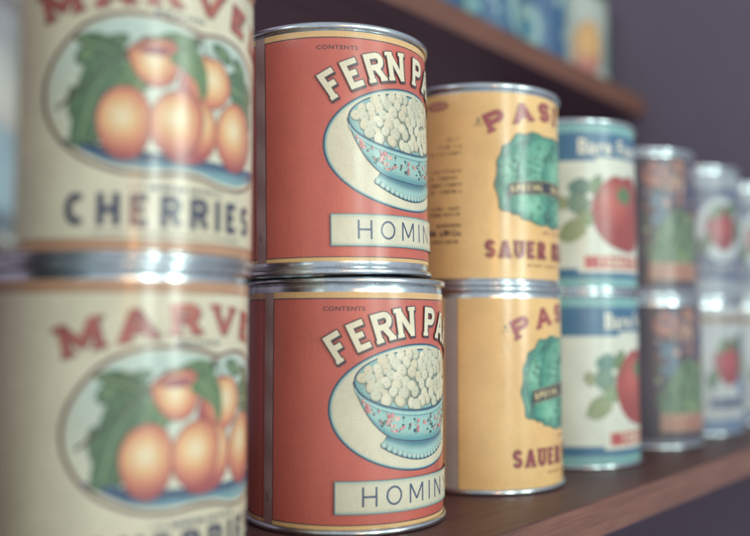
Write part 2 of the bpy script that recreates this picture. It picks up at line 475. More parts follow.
    for k in range(7): A.scribble(86, 128, 84 - 6 * k, 1.8, lin('#4c4650'), seed=20 + k, t=.35)
    return A.build('cherry_label', 3.6, 112.0, brown)


def art_kraut(text=True):
    A = Art(); rnd = random.Random(9)
    yel = lin('#f4c67c')
    A.grid(-155, 3.2, 155.9, 112, 60, 6, lambda u, v: mix(yel, lin('#ecba70'), .5 + .5 * math.sin(u * .06 + v * .05)))
    mar = lin('#8c3440')
    if text:
        A.ell(-74.5, 105, 7, 2.9, mar, n=30); A.ell(-74.5, 105, 5.9, 2.1, lin('#c98a6a'), n=30); A.scribble(-79, -70, 104.2, 1.6, mar, seed=3)
        ink = lin('#55413a')
        rows = [(-68, 83.5), (-73, 79.5), (-79, 75.5), (-79, 65), (-79, 61), (-79, 57), (-79, 53), (-78, 43), (-79, 39.6), (-76, 33)]
        for k, (u, v) in enumerate(rows): A.scribble(u, -60.5, v, 1.9, ink, seed=40 + k, t=.42)
        A.scribble(-80, -67, 28, 3.4, ink, seed=61, t=.9); A.font('Co.', straight(-65.6, 28), 4.4, ink, bold=.03)
        A.scribble(-78, -62, 23.5, 1.9, ink, seed=77, t=.42)
    else:
        A.grid(-85.2, 3.2, -77.6, 112, 2, 4, lambda u, v: lin('#aa9d94')); A.rect(-77.6, 3.2, -77.1, 112, lin('#8d6a44'))
    A.blob([(-50.6, 94), (-49.6, 97), (-48.4, 94)], lin('#5f6a4a'), smooth=False); A.scribble(-52, -46.8, 92, .9, lin('#5f6a4a'), seed=2, t=.25)
    # lettering arch
    for dx, dy, ext, col in ((0, 0, .35, '#7d3038'), (0, 0, 0, '#a63c40')):
        word(A, 'PASI', 10.9, 1.0, 2.5, 3.7, (lambda x, y, p=arched(dx, 97.8 + dy, 96): p(x - 44.2, y)), lin(col), serif=1.0, sh=1.3, ext=ext, centre=False, total=53.5)
    # cabbage
    out = [(-39.4, 71), (-37.7, 76.5), (-32, 83.3), (-25.9, 87.6), (-16.5, 89.8), (-4.8, 89.2), (8, 89), (19, 88.6), (28, 85), (35, 80), (39.5, 73), (41.5, 65), (41, 55), (38, 47), (33, 42), (27, 38.5), (20, 36.3), (11, 34.8), (3, 34.2), (-8, 34.3), (-17, 35.8), (-23, 38.4), (-29, 40.2), (-34.9, 42), (-38.8, 46), (-40.8, 53.2), (-41, 62)]
    wob = []
    for i, p in enumerate(out):
        q = out[(i + 1) % len(out)]
        for t in (0, .5):
            u, v = p[0] + (q[0] - p[0]) * t, p[1] + (q[1] - p[1]) * t
            k = 1 + rnd.uniform(-.045, .02); wob.append((u * k, 62 + (v - 62) * k))
    A.blob(wob, lin('#1f5a52'), grow=.4, n=160)
    def cab(u, v, f):
        a = math.atan2(v - 62, u)
        w = .5 + .5 * math.sin(a * 9 + 2.4 * math.sin(f * 7 + a * 2))
        c = mix(lin('#257a68'), lin('#5aab8c'), w * sm(.1, 1, f))
        return mix(c, lin('#1c5f5c'), .6 * sm(.9, 1, f))
    A.blob(wob, cab, rings=16, n=160)
    def cleaf(pts, hx, hy, R, k=1.0):
        A.blob(pts, lin('#1b5752'), grow=.35, rings=1, n=60)
        A.blob(pts, lambda u, v, f: mix(mix(lin('#86c9a9'), lin('#36967c'), sm(0, .8, math.hypot(u - hx, v - hy) / R)), lin('#1b5d58'), sm(.6, 1.1, math.hypot(u - hx, v - hy) / R) * k), rings=8, n=60)
    cleaf([(-35, 58), (-34, 72), (-26, 82), (-20, 84), (-24, 74), (-27, 62), (-29, 50), (-33, 47)], -30, 68, 16)
    cleaf([(36, 58), (35, 72), (28, 81), (21, 84), (25, 73), (28, 61), (30, 48), (34, 47)], 31, 66, 16)
    cleaf([(-27, 60), (-24, 75), (-14, 85), (0, 87), (12, 85), (22, 77), (26, 62), (20, 50), (0, 44), (-20, 49)], -4, 70, 28)
    cleaf([(-8, 60), (-4, 76), (6, 84), (16, 80), (21, 68), (18, 54), (4, 48)], 9, 68, 19, .8)
    cleaf([(-34, 45), (-26, 53), (-10, 52), (0, 46), (-6, 38), (-16, 37.6), (-22, 41.5)], -16, 47, 18)
    cleaf([(-6, 40), (4, 49), (22, 52), (35, 50), (30, 43.5), (16, 38), (4, 36.4)], 14, 44, 18)
    for k in range(60):
        a = rnd.uniform(0, 6.28); r0 = rnd.uniform(4, 12); r1 = r0 + rnd.uniform(6, 16)
        p = []
        for i in range(6):
            r = r0 + (r1 - r0) * i / 5; aa = a + .5 * math.sin(i * .5) * rnd.uniform(.3, .6)
            p.append((r * 1.35 * math.cos(aa), 63 + r * .95 * math.sin(aa)))
        A.stroke(p, rnd.uniform(.3, .7), lin(rnd.choice(['#7dbd9f', '#5fa58a', '#1f665d', '#2a7a70'])), taper=True)
    for k in range(130):
        a = rnd.uniform(0, 6.283); r = rnd.uniform(.45, .97)
        u, v = 38 * r * math.cos(a), 62 + 25 * r * math.sin(a)
        p = [(u, v)]
        da = a + rnd.uniform(-.6, .6)
        for i in range(5):
            da += rnd.uniform(-.7, .7); p.append((p[-1][0] + .9 * math.cos(da), p[-1][1] + .9 * math.sin(da)))
        A.stroke(p, rnd.uniform(.35, .9), lin(rnd.choice(['#164f4c', '#1c5c55', '#79b799', '#2a7568', '#0f4548'])), taper=True)
    cent = lambda t: (-32.5 + 65 * t, 54.6 + 3.2 * math.sin(math.pi * t))
    A.loft(lambda t: (cent(t)[0], cent(t)[1] + 3.8), lambda t: (cent(t)[0], cent(t)[1] - 3.8), lambda t, s: lin('#cdb27c'), n=24, m=1)
    A.loft(lambda t: (cent(t)[0], cent(t)[1] + 3.5), lambda t: (cent(t)[0], cent(t)[1] - 3.5), lambda t, s: lin('#1c2a36'), n=24, m=1)
    word(A, 'SPECIAL', 3.9, .62, .95, .9, lambda x, y: (x - 31.0, 52.7 + 3.2 * math.sin(math.pi * (x - 31 + 32.5) / 65) + y), lin('#e2c98c'), centre=False)
    word(A, 'QUALITY'.replace('Q', 'O'), 3.9, .62, .95, .9, lambda x, y: (x + 1.4, 52.7 + 3.2 * math.sin(math.pi * (x + 1.4 + 32.5) / 65) + y), lin('#e2c98c'), centre=False)
    A.stroke([(4.0, 56.9), (5.4, 55.0)], .8, lin('#e2c98c'))
    for ext, col in ((.3, '#7d3038'), (0, '#9a343a')):
        word(A, 'SAUER  KRAUT', 9.8, .5, 1.8, 1.75, straight(-.6, 15.2), lin(col), serif=.5, sh=1.0, ext=ext, total=90)
    A.scribble(-7, 9, 30, 2.0, lin('#b0625a'), seed=12, t=.4)
    A.scribble(-20, 22, 10.4, 1.3, lin('#8c5a40'), seed=13, t=.3)
    return A.build('sauerkraut_label', 3.2, 112, yel)


def art_tomato():
    A = Art()
    teal, blue, white = lin('#78b0b0'), lin('#17658c'), lin('#d9dccc')
    A.rect(-155, 11.4, 155.9, 92, white)
    A.rect(-155, 91.4, 155.9, 108.4, blue); A.rect(-155, 88.6, -8.5, 92, blue)
    A.rect(-155, 8.6, 155.9, 12.6, blue); A.rect(-155, 12.4, -22, 15.2, blue)
    A.font('Bare Foot', lambda x, y: (-20.5 + x, 93.8 + y), 14.8, lin('#e9e2c8'), bold=.022, stretch=.9, space=1.08)
    tom = [(-12, 55), (-8.6, 67), (-.5, 75), (8, 79), (16, 77.8), (24, 80), (34, 77), (42, 69), (46, 56), (43, 42), (34, 31.5), (23, 27), (11, 28.4), (-1, 33), (-8.6, 42)]
    A.blob(tom, lin('#7d2a2c'), grow=.4, n=90)
    A.blob(tom, lambda u, v, f: mix(mix(lin('#c2564a'), lin('#9c302c'), sm(0, .9, math.hypot(u - 6, v - 62) / 26)), lin('#9a2c2c'), .7 * sm(.8, 1, f)), rings=8, n=90)
    for a in range(9):
        t = math.radians(20 + a * 40)
        A.blob([(17, 66), (17 + 5 * math.cos(t + .4), 66 + 4 * math.sin(t + .4)), (17 + 13 * math.cos(t), 66 + 9 * math.sin(t)), (17 + 5 * math.cos(t - .4), 66 + 4 * math.sin(t - .4))], lin('#4f7a4c'), smooth=False)
    for pts, c1, c2 in (([(-27.8, 70), (-24, 75), (-17, 76.5), (-12, 72), (-15.3, 66), (-21, 64)], '#3f6f70', '#5e8f78'),
                        ([(-14, 70), (-10, 77), (-4.2, 79), (-4, 73), (-10, 66)], '#5d7a50', '#7f9a68'),
                        ([(-28, 60), (-25.6, 66), (-16, 64), (-12.8, 58.3), (-18, 53), (-26, 54)], '#54756a', '#7a9c7c'),
                        ([(-21, 52), (-14, 55), (-11, 49), (-13, 44), (-20.7, 46)], '#6d8558', '#8fa675'),
                        ([(-34, 38), (-30, 46), (-22, 48), (-16, 41), (-22, 35), (-30, 33)], '#7c8a58', '#9aa675'),
                        ([(-36, 60), (-33, 65), (-28, 61), (-31, 55)], '#7c8a58', '#a6ab82')):
        leaf(A, pts, c1, c2, dark='#4a6152')
    A.stroke([(-36, 34), (-24, 50), (-12, 62), (4, 70)], .8, lin('#5f6f4a'))
    A.rect(-18.5, 14.6, 52, 24.4, lin('#e7e0c6')); A.rect(-17.5, 15.2, 51, 23.8, lin('#b83a3e'))
    word(A, 'TOMATOES', 6.4, .58, 1.5, 1.6, straight(16.8, 16.3), lin('#e7dcc0'))
    A.scribble(56, 100, 60, 2, lin('#56606a'), seed=3); A.scribble(56, 100, 54, 2, lin('#56606a'), seed=4)
    return A.build('tomato_label', 3.2, 114.6, teal)


def art_green():
    A = Art(); rnd = random.Random(2)
    A.grid(-155, 3.2, 155.9, 112, 40, 6, lambda u, v: mix(lin('#2b2838'), lin('#3c3040'), .5 + .5 * math.sin(u * .1 + v * .1)))
    A.blob([(-31, 92), (-29, 103), (-18, 108), (-6, 107), (-2, 98), (-10, 90), (-20, 86)], lambda u, v, f: mix(lin('#c08066'), lin('#8d4b48'), f), n=50)
    A.blob([(-10, 92), (-6, 106), (6, 109), (14, 100), (12, 86), (4, 74), (-5, 76)], lambda u, v, f: mix(lin('#c3a187'), lin('#8a6155'), f), n=50)
    A.blob([(10, 104), (20, 108), (24, 96), (20, 74), (10, 70), (8, 84)], lin('#2f3d66'), n=40)
    A.blob([(-27, 70), (-20, 84), (-12, 80), (-12, 62), (-22, 56)], lin('#4e6a80'), n=40)
    A.blob([(-25, 27), (-24, 42), (-16, 58), (-4, 68), (8, 70), (20, 66), (30, 56), (36, 42), (37, 27), (5, 24)], lambda u, v, f: mix(lin('#6f8f64'), lin('#47654f'), .5 + .5 * math.sin(u * .7) * math.sin(v * .6)), n=60, rings=10)
    for k in range(150):
        u = rnd.uniform(-30, 42); v = rnd.uniform(26, 108)
        c = rnd.choice(['#3f5a44', '#7f9468', '#5c7a5c', '#2f4438'] if v < 66 else ['#2b2838', '#7a4440', '#a8705c', '#39456a', '#b98f78', '#4a3340'])
        A.ell(u, v, rnd.uniform(1, 4), rnd.uniform(1, 4), lin(c), n=10)
    A.grid(-27, 13.2, 40, 27, 6, 1, lambda u, v: mix(lin('#b58c74'), lin('#9f705c'), .5 + .5 * math.sin(u * .2)))
    A.scribble(-18, 30, 17.5, 5, lin('#a34a48'), seed=8, t=1)
    A.rect(-155, 3.2, 155.9, 7, lin('#6d7180'))
    return A.build('vegetable_label', 3.2, 112, lin('#6d7180'))


def art_berry(pale=False):
    A = Art()
    bg = lin('#b9bfc0') if pale else lin('#5d6a86')
    A.grid(-155, 3.2, 155.9, 112, 40, 6, lambda u, v: mix(bg, tuple(c * .8 for c in bg), .5 + .5 * math.sin(u * .1 + v * .1)))
    if not pale:
        A.rect(-155, 98, 155.9, 112, lin('#8f9aa4')); A.rect(-155, 3.2, 155.9, 18, lin('#8f9aa4'))
        A.rect(-155, 94, 155.9, 98, lin('#3b4c70')); A.rect(-155, 18, 155.9, 22, lin('#3b4c70'))
        A.ell(1, 62, 29, 30, lin('#3b4c70')); A.ell(1, 62, 27.5, 28.5, lin('#b9c0c2'))
    else:
        A.blob([(8, 82), (22, 90), (40, 84), (46, 60), (40, 36), (22, 30), (10, 40), (14, 60)], lin('#54789a'), n=50)
        A.rect(-155, 3.2, 155.9, 14, lin('#5d7a9a'))
        A.rect(-155, 98, 155.9, 104, lin('#8a6f5c'))
    A.blob([(-18, 66), (-11, 79), (2, 83), (14, 76), (17, 62), (11, 48), (-2, 43), (-14, 52)], lambda u, v, f: mix(lin('#b3474b'), lin('#7f2c38'), f), n=48)
    leaf(A, [(2, 76), (10, 86), (20, 84), (16, 74)], '#3d5a45', '#5c7a58')
    leaf(A, [(18, 50), (28, 58), (24, 72), (14, 66)], '#3d5a45', '#5c7a58')
    leaf(A, [(-24, 50), (-16, 58), (-14, 46), (-20, 40)], '#3d5a45', '#5c7a58')
    leaf(A, [(-14, 72), (-8, 84), (0, 82), (-4, 74)], '#4d6a55', '#6c8a68')
    A.rect(-22, 24, 30, 32, lin('#3b4c70')) if pale else A.scribble(-20, 22, 25, 6, lin('#cfd2c8'), seed=3, t=1.2)
    return A.build('berry_label', 3.2, 112, lin('#8f9098'))


def art_blue(seed):
    A = Art(); rnd = random.Random(seed)
    A.rect(-155, 3.2, 155.9, 112, lin('#145a88'))
    for k in range(52):
        a = -150 + k * 6; v = rnd.uniform(24, 96)
        c = rnd.choice(['#a9cfc8', '#dbe0cc', '#2f93ad', '#86c0c2', '#124a7a'])
        r = rnd.uniform(3, 9)
        A.blob([(a + r * rnd.uniform(.7, 1.2) * math.cos(t), v + 1.3 * r * rnd.uniform(.7, 1.2) * math.sin(t)) for t in [i * 6.283 / 8 for i in range(8)]], lambda u, v, f, c=c: mix(lin(c), lin('#4a93a8'), f * .5), n=32)
    for k in range(4):
        A.ell(-110 + 78 * k, 46, 19, 26, lambda u, v, f: mix(lin('#c9d4c4'), lin('#7fb3b4'), f), n=40)
        A.ell(-108 + 78 * k, 44, 9, 13, lin('#3f8aa0'), n=24)
    A.rect(-155, 4, 155.9, 12, lin('#74aab0'))
    return A.build('blue_label', 3.2, 112, lin('#8aa0a8'))


def art_pale():
    A = Art()
    A.rect(-155, 3.2, 155.9, 112, lin('#b4beb4'))
    A.grid(-155, 3.2, 155.9, 16, 20, 2, lambda u, v: lin('#8ea79c'))
    A.blob([(-22, 40), (-20, 66), (-8, 82), (8, 80), (16, 62), (16, 36), (8, 20), (-6, 16), (-18, 24)], lambda u, v, f: mix(mix(lin('#b3534a'), lin('#d9a252'), sm(26, 52, v)), lin('#a3705c'), .6 * sm(.7, 1, f)), rings=8, n=50)
    A.blob([(24, 30), (28, 70), (40, 76), (46, 40), (36, 22)], lin('#7d9a96'), n=30)
    return A.build('fruit_label', 3.2, 112, lin('#9aa39c'))


def art_plain():
    A = Art()
    A.grid(-155, 3.2, 155.9, 112, 30, 20, lambda u, v: mix(lin('#8f929a'), lin('#c6cbc4'), .5 + .5 * math.sin(v * .16 + .8)))
    A.rect(-155, 68, 155.9, 74, lin('#62636e')); A.rect(-155, 10, 155.9, 34, lin('#87a9b8')); A.rect(-155, 3.2, 155.9, 10, lin('#3c5870'))
    return A.build('striped_label', 3.2, 112, lin('#8f929a'))


# ------------------------------------------------------------------ materials
def nodes(name):
    m = bpy.data.materials.new(name); m.use_nodes = True
    n = m.node_tree.nodes; l = m.node_tree.links
    return m, n, l, n['Principled BSDF']


def mat_paper(name='printed_paper', rough=.3):
    m, n, l, b = nodes(name)
    at = n.new('ShaderNodeAttribute'); at.attribute_name = 'print'
    tc = n.new('ShaderNodeTexCoord')
    n1 = n.new('ShaderNodeTexNoise'); n1.inputs['Scale'].default_value = 1400; n1.inputs['Detail'].default_value = 2
    n2 = n.new('ShaderNodeTexNoise'); n2.inputs['Scale'].default_value = 45; n2.inputs['Detail'].default_value = 6; n2.inputs['Roughness'].default_value = .65
    r1 = n.new('ShaderNodeMapRange'); r1.inputs[1].default_value = .3; r1.inputs[2].default_value = .7; r1.inputs[3].default_value = .91; r1.inputs[4].default_value = 1.07
    r2 = n.new('ShaderNodeMapRange'); r2.inputs[1].default_value = .3; r2.inputs[2].default_value = .7; r2.inputs[3].default_value = .9; r2.inputs[4].default_value = 1.06
    mu = n.new('ShaderNodeMath'); mu.operation = 'MULTIPLY'
    vm = n.new('ShaderNodeVectorMath'); vm.operation = 'SCALE'
    oi = n.new('ShaderNodeObjectInfo'); off = n.new('ShaderNodeVectorMath'); off.operation = 'ADD'
    l.new(tc.outputs['Object'], off.inputs[0]); l.new(oi.outputs['Random'], off.inputs[1])
    l.new(tc.outputs['Object'], n1.inputs['Vector']); l.new(off.outputs[0], n2.inputs['Vector'])
    l.new(n1.outputs[0], r1.inputs[0]); l.new(n2.outputs[0], r2.inputs[0])
    l.new(r1.outputs[0], mu.inputs[0]); l.new(r2.outputs[0], mu.inputs[1])
    l.new(at.outputs['Color'], vm.inputs[0]); l.new(mu.outputs[0], vm.inputs['Scale'])
    # worn specks where the paper shows through the ink
    n3 = n.new('ShaderNodeTexNoise'); n3.inputs['Scale'].default_value = 420; n3.inputs['Detail'].default_value = 5; n3.inputs['Roughness'].default_value = .7
    r3 = n.new('ShaderNodeMapRange'); r3.inputs[1].default_value = .7; r3.inputs[2].default_value = .78; r3.inputs[3].default_value = 0; r3.inputs[4].default_value = .45
    l.new(off.outputs[0], n3.inputs['Vector']); l.new(n3.outputs[0], r3.inputs[0])
    mx = n.new('ShaderNodeMixRGB'); mx.inputs[2].default_value = (*lin('#d8c8ac'), 1)
    l.new(r3.outputs[0], mx.inputs[0])
    hs = n.new('ShaderNodeHueSaturation'); hs.inputs['Saturation'].default_value = .97
    fd = n.new('ShaderNodeMixRGB'); fd.inputs[0].default_value = .12; fd.inputs[2].default_value = (.33, .31, .33, 1)  # faded print, with haze painted in as a grey lift
    l.new(vm.outputs[0], hs.inputs['Color']); l.new(hs.outputs[0], fd.inputs[1]); l.new(fd.outputs[0], mx.inputs[1])
    l.new(mx.outputs[0], b.inputs['Base Color'])
    rr = n.new('ShaderNodeMapRange'); rr.inputs[1].default_value = .3; rr.inputs[2].default_value = .7; rr.inputs[3].default_value = rough - .05; rr.inputs[4].default_value = rough + .09
    l.new(n2.outputs[0], rr.inputs[0]); l.new(rr.outputs[0], b.inputs['Roughness'])
    b.inputs['Specular IOR Level'].default_value = .55
    bp = n.new('ShaderNodeBump'); bp.inputs['Strength'].default_value = .16; bp.inputs['Distance'].default_value = .0004
    n4 = n.new('ShaderNodeTexNoise'); n4.inputs['Scale'].default_value = 90; n4.inputs['Detail'].default_value = 4
    l.new(off.outputs[0], n4.inputs['Vector'])
    # fine creases in the pasted paper
    wm = n.new('ShaderNodeMapping'); wm.inputs['Scale'].default_value = (55, 55, 16); l.new(off.outputs[0], wm.inputs[0])
    w1 = n.new('ShaderNodeTexNoise'); w1.inputs['Scale'].default_value = 1; w1.inputs['Detail'].default_value = 4; w1.inputs['Distortion'].default_value = 1.2
    l.new(wm.outputs[0], w1.inputs['Vector'])
    w2 = n.new('ShaderNodeMapRange'); w2.inputs[1].default_value = .49; w2.inputs[2].default_value = .51; l.new(w1.outputs[0], w2.inputs[0])
    w3 = n.new('ShaderNodeMath'); w3.operation = 'MULTIPLY_ADD'; w3.inputs[1].default_value = .35
    l.new(w2.outputs[0], w3.inputs[0]); l.new(n4.outputs[0], w3.inputs[2]); l.new(w3.outputs[0], bp.inputs['Height']); l.new(bp.outputs[0], b.inputs['Normal'])
    return m


def mat_steel(name='tinned_steel', rough=.2, col='#d3dde2'):
    m, n, l, b = nodes(name)
    tc = n.new('ShaderNodeTexCoord')
    n1 = n.new('ShaderNodeTexNoise'); n1.inputs['Scale'].default_value = 60; n1.inputs['Detail'].default_value = 6; n1.inputs['Roughness'].default_value = .7
    l.new(tc.outputs['Object'], n1.inputs['Vector'])
    cr = n.new('ShaderNodeValToRGB')
    cr.color_ramp.elements[0].position = .3; cr.color_ramp.elements[0].color = (*lin(col, .62), 1)
    cr.color_ramp.elements[1].position = .62; cr.color_ramp.elements[1].color = (*lin(col), 1)
    l.new(n1.outputs[0], cr.inputs[0])
    sp = n.new('ShaderNodeTexNoise'); sp.inputs['Scale'].default_value = 380; sp.inputs['Detail'].default_value = 5; sp.inputs['Roughness'].default_value = .75
    l.new(tc.outputs['Object'], sp.inputs['Vector'])
    s2 = n.new('ShaderNodeMapRange'); s2.inputs[1].default_value = .6; s2.inputs[2].default_value = .72; s2.inputs[4].default_value = .55; l.new(sp.outputs[0], s2.inputs[0])
    rs = n.new('ShaderNodeMixRGB'); rs.inputs[2].default_value = (*lin('#6a5a52'), 1)
    l.new(s2.outputs[0], rs.inputs[0]); l.new(cr.outputs[0], rs.inputs[1]); l.new(rs.outputs[0], b.inputs['Base Color'])
    r = n.new('ShaderNodeMapRange'); r.inputs[1].default_value = .3; r.inputs[2].default_value = .7; r.inputs[3].default_value = rough + .14; r.inputs[4].default_value = rough - .05
    l.new(n1.outputs[0], r.inputs[0]); l.new(r.outputs[0], b.inputs['Roughness'])
    b.inputs['Metallic'].default_value = 1
    bp = n.new('ShaderNodeBump'); bp.inputs['Strength'].default_value = .18; bp.inputs['Distance'].default_value = .0006
    n2 = n.new('ShaderNodeTexNoise'); n2.inputs['Scale'].default_value = 35; n2.inputs['Detail'].default_value = 3
    l.new(tc.outputs['Object'], n2.inputs['Vector']); l.new(n2.outputs[0], bp.inputs['Height']); l.new(bp.outputs[0], b.inputs['Normal'])
    return m


def mat_wood(name, dark, light, rough=.42, spec=.35, face=1.0):
    m, n, l, b = nodes(name)
    tc = n.new('ShaderNodeTexCoord')
    mp = n.new('ShaderNodeMapping'); mp.inputs['Scale'].default_value = (6, 90, 90)
    l.new(tc.outputs['Object'], mp.inputs[0])
    n1 = n.new('ShaderNodeTexNoise'); n1.inputs['Scale'].default_value = 2.2; n1.inputs['Detail'].default_value = 8; n1.inputs['Roughness'].default_value = .65; n1.inputs['Distortion'].default_value = .4
    l.new(mp.outputs[0], n1.inputs['Vector'])
    mp2 = n.new('ShaderNodeMapping'); mp2.inputs['Scale'].default_value = (40, 900, 900)
    l.new(tc.outputs['Object'], mp2.inputs[0])
    n2 = n.new('ShaderNodeTexNoise'); n2.inputs['Scale'].default_value = 1.6; n2.inputs['Detail'].default_value = 3
    l.new(mp2.outputs[0], n2.inputs['Vector'])
    ad = n.new('ShaderNodeMath'); ad.operation = 'MULTIPLY_ADD'; ad.inputs[1].default_value = .45
    l.new(n2.outputs[0], ad.inputs[0]); l.new(n1.outputs[0], ad.inputs[2])
    cr = n.new('ShaderNodeValToRGB')
    cr.color_ramp.elements[0].position = .5; cr.color_ramp.elements[0].color = (*lin(dark), 1)
    cr.color_ramp.elements[1].position = .92; cr.color_ramp.elements[1].color = (*lin(light), 1)
    l.new(ad.outputs[0], cr.inputs[0])
    # shade painted by face normal: upward faces darker, undersides lifted towards purple
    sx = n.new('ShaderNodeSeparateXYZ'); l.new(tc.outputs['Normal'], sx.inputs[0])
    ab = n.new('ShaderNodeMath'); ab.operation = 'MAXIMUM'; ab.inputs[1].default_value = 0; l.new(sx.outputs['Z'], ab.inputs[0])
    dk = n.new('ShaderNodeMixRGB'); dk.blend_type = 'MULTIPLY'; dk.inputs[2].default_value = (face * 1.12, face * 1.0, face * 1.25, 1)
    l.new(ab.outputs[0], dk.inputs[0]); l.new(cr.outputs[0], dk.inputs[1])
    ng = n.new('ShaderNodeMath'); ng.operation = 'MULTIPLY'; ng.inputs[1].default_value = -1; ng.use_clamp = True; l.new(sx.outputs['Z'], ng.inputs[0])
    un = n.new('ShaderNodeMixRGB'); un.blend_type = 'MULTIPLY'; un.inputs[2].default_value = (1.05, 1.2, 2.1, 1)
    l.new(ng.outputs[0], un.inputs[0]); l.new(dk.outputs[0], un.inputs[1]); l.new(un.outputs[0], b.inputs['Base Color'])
    b.inputs['Roughness'].default_value = rough; b.inputs['Specular IOR Level'].default_value = spec
    bp = n.new('ShaderNodeBump'); bp.inputs['Strength'].default_value = .25; bp.inputs['Distance'].default_value = .0005
    l.new(ad.outputs[0], bp.inputs['Height']); l.new(bp.outputs[0], b.inputs['Normal'])
    return m


# ------------------------------------------------------------------ geometry helpers
def mesh_obj(name, me, mat, parent=None):
    o = bpy.data.objects.new(name, me); C.objects.link(o)
    me.materials.clear(); me.materials.append(mat)
    if parent: o.parent = parent
    return o


def lathe(name, prof, seg=160, closed=True):
    vs, fs = [], []
    n = len(prof)
    for i in range(seg):
        a = 2 * math.pi * i / seg
        for r, z in prof: vs.append((r * math.cos(a), r * math.sin(a), z))
    for i in range(seg):
        j = (i + 1) % seg
        for k in range(n if closed else n - 1):
            k2 = (k + 1) % n
            fs.append((i * n + k, j * n + k, j * n + k2, i * n + k2))
    me = bpy.data.meshes.new(name); me.from_pydata(vs, [], fs)
    for p in me.polygons: p.use_smooth = True
    me.update()
    return me


def board(name, x0, x1, y0, y1, z0, z1, mat, bev=.0012, kind='structure', tags=None):
    import bmesh
    bm = bmesh.new()
    bmesh.ops.create_cube(bm, size=1)
    for v in bm.verts:
        v.co = Vector(((x1 - x0) * v.co.x, (y1 - y0) * v.co.y, (z1 - z0) * v.co.z))
    bmesh.ops.bevel(bm, geom=list(bm.edges), offset=bev, segments=3, profile=.5, affect='EDGES')
    me = bpy.data.meshes.new(name); bm.to_mesh(me); bm.free()
    for p in me.polygons: p.use_smooth = False
    o = mesh_obj(name, me, mat); o.location = ((x0 + x1) / 2, (y0 + y1) / 2, (z0 + z1) / 2)
    if kind: o['kind'] = kind
    if tags:
        o['label'], o['category'] = tags
    return o


STEEL = mat_steel()
STEEL_DULL = mat_steel('dull_steel', .3, '#8d959e')
PAPER = mat_paper()
GLOSSY = mat_paper('glossy_paper', .24)

# one seam (double fold) at each end of the can, the tube between them and the recessed ends
def seam(z, up):
    s = 1 if up else -1
    pr = [(.0489, z - s * 3.0e-3), (.0500, z - s * 3.1e-3), (.0509, z - s * 2.75e-3), (.0512, z - s * 1.9e-3), (.0512, z - s * .8e-3), (.0508, z - s * .2e-3), (.0501, z), (.0494, z - s * .2e-3), (.0489, z - s * .9e-3), (.0487, z - s * 3.8e-3), (.0484, z - s * 3.8e-3), (.0486, z - s * 3.2e-3)]
    return pr


BODY = lathe('can_body', [(.0485, .0020), (.0489, .0031), (.0494, .0042), (.0495, .0060), (.0495, .1125), (.0494, .1142), (.0489, .1154), (.0485, .1166), (.048, .1150), (.0482, .06), (.048, .0032)])
TOPRIM = lathe('can_top_rim', seam(H_CAN, True))
BOTRIM = lathe('can_bottom_rim', seam(0, False))
LID = lathe('can_lid', [(.0001, .1148), (.020, .1148), (.021, .1152), (.030, .1152), (.031, .1146), (.040, .1146), (.0415, .1154), (.0445, .1154), (.0462, .1146), (.0480, .1150), (.0480, .1140), (.0001, .1140)], seg=96)

ARTS = {}


def can(x, y, z, ang, key, label, group=None, glossy=False, dz=0.0, tilt=None):
    """tin_can > body, top_rim, bottom_rim, lid, label"""
    t = bpy.data.objects.new('tin_can', None); C.objects.link(t)
    t.empty_display_size = .02
    q = Quaternion((0, 0, 1), math.radians(ang))
    loc = Vector((x, y, z))
    if tilt:
        axis, deg = tilt
        q = Quaternion(axis, math.radians(deg)) @ q
    t.rotation_mode = 'QUATERNION'; t.rotation_quaternion = q; t.location = loc
    t['label'] = label; t['category'] = 'can'
    if group: t['group'] = group
    st = STEEL
    mesh_obj('body', BODY, st, t); mesh_obj('top_rim', TOPRIM, st, t); mesh_obj('bottom_rim', BOTRIM, st, t); mesh_obj('lid', LID, st, t)
    lb = mesh_obj('label', ARTS[key], GLOSSY if glossy else PAPER, t); lb.location = (0, 0, dz)
    return t


ARTS['hominy'] = art_hominy(); ARTS['cherry'] = art_cherry()
ARTS['kraut_text'] = art_kraut(True); ARTS['kraut'] = art_kraut(False)
ARTS['tomato'] = art_tomato(); ARTS['green'] = art_green()
ARTS['berry'] = art_berry(); ARTS['berry_pale'] = art_berry(True)
ARTS['blue_a'] = art_blue(3); ARTS['blue_b'] = art_blue(8); ARTS['pale'] = art_pale(); ARTS['plain'] = art_plain()

T = [.2067, .3412, .4675, .5832, .7085, .8129, .938]
D = .3032
HZ = H_CAN + .0002
LOW, UPP = 'cans standing on the lower shelf', 'cans stacked on top of the lower row'
YAW = .6935
view = (math.cos(YAW), math.sin(YAW), 0)

can(T[0], D, .0002, -91, 'cherry', 'cream cherries can with MARVEL fully in view, lower of its pair, beside the red cans', LOW, True)
can(T[0] + .0015, D, HZ, -103.8, 'cherry', 'cream can with fruit in an oval and CHERRIES fully readable, stacked on another cherries can', UPP, True)
can(T[1], D, .0002, -94, 'hominy', 'red FERN PARK HOMINY can standing on the shelf board, bowl of hominy on its label', LOW)
can(T[1] - .006, D + .004, HZ + .0009, -88, 'hominy', 'red FERN PARK HOMINY can leaning slightly on top of the other red can', UPP, False, .0030, (view, -.9))
can(T[2], D, .0002, -72.7, 'kraut', 'yellow sauerkraut can with a green cabbage and grey paper seam, standing on the shelf board', LOW, True)
can(T[2] + .0005, D + .001, HZ, -89.5, 'kraut_text', 'yellow sauerkraut can with small print on its left side, on the other yellow can', UPP, True, .0014, (view, .25))
can(T[3], D, .0002, -98.3, 'tomato', 'blue and white tomato can standing on the shelf board between yellow and dark cans', LOW)
can(T[3] + .0005, D, HZ, -118, 'tomato', 'blue and white tomato can with big red tomato, on top of its twin', UPP, False, .0006, (view, -.3))
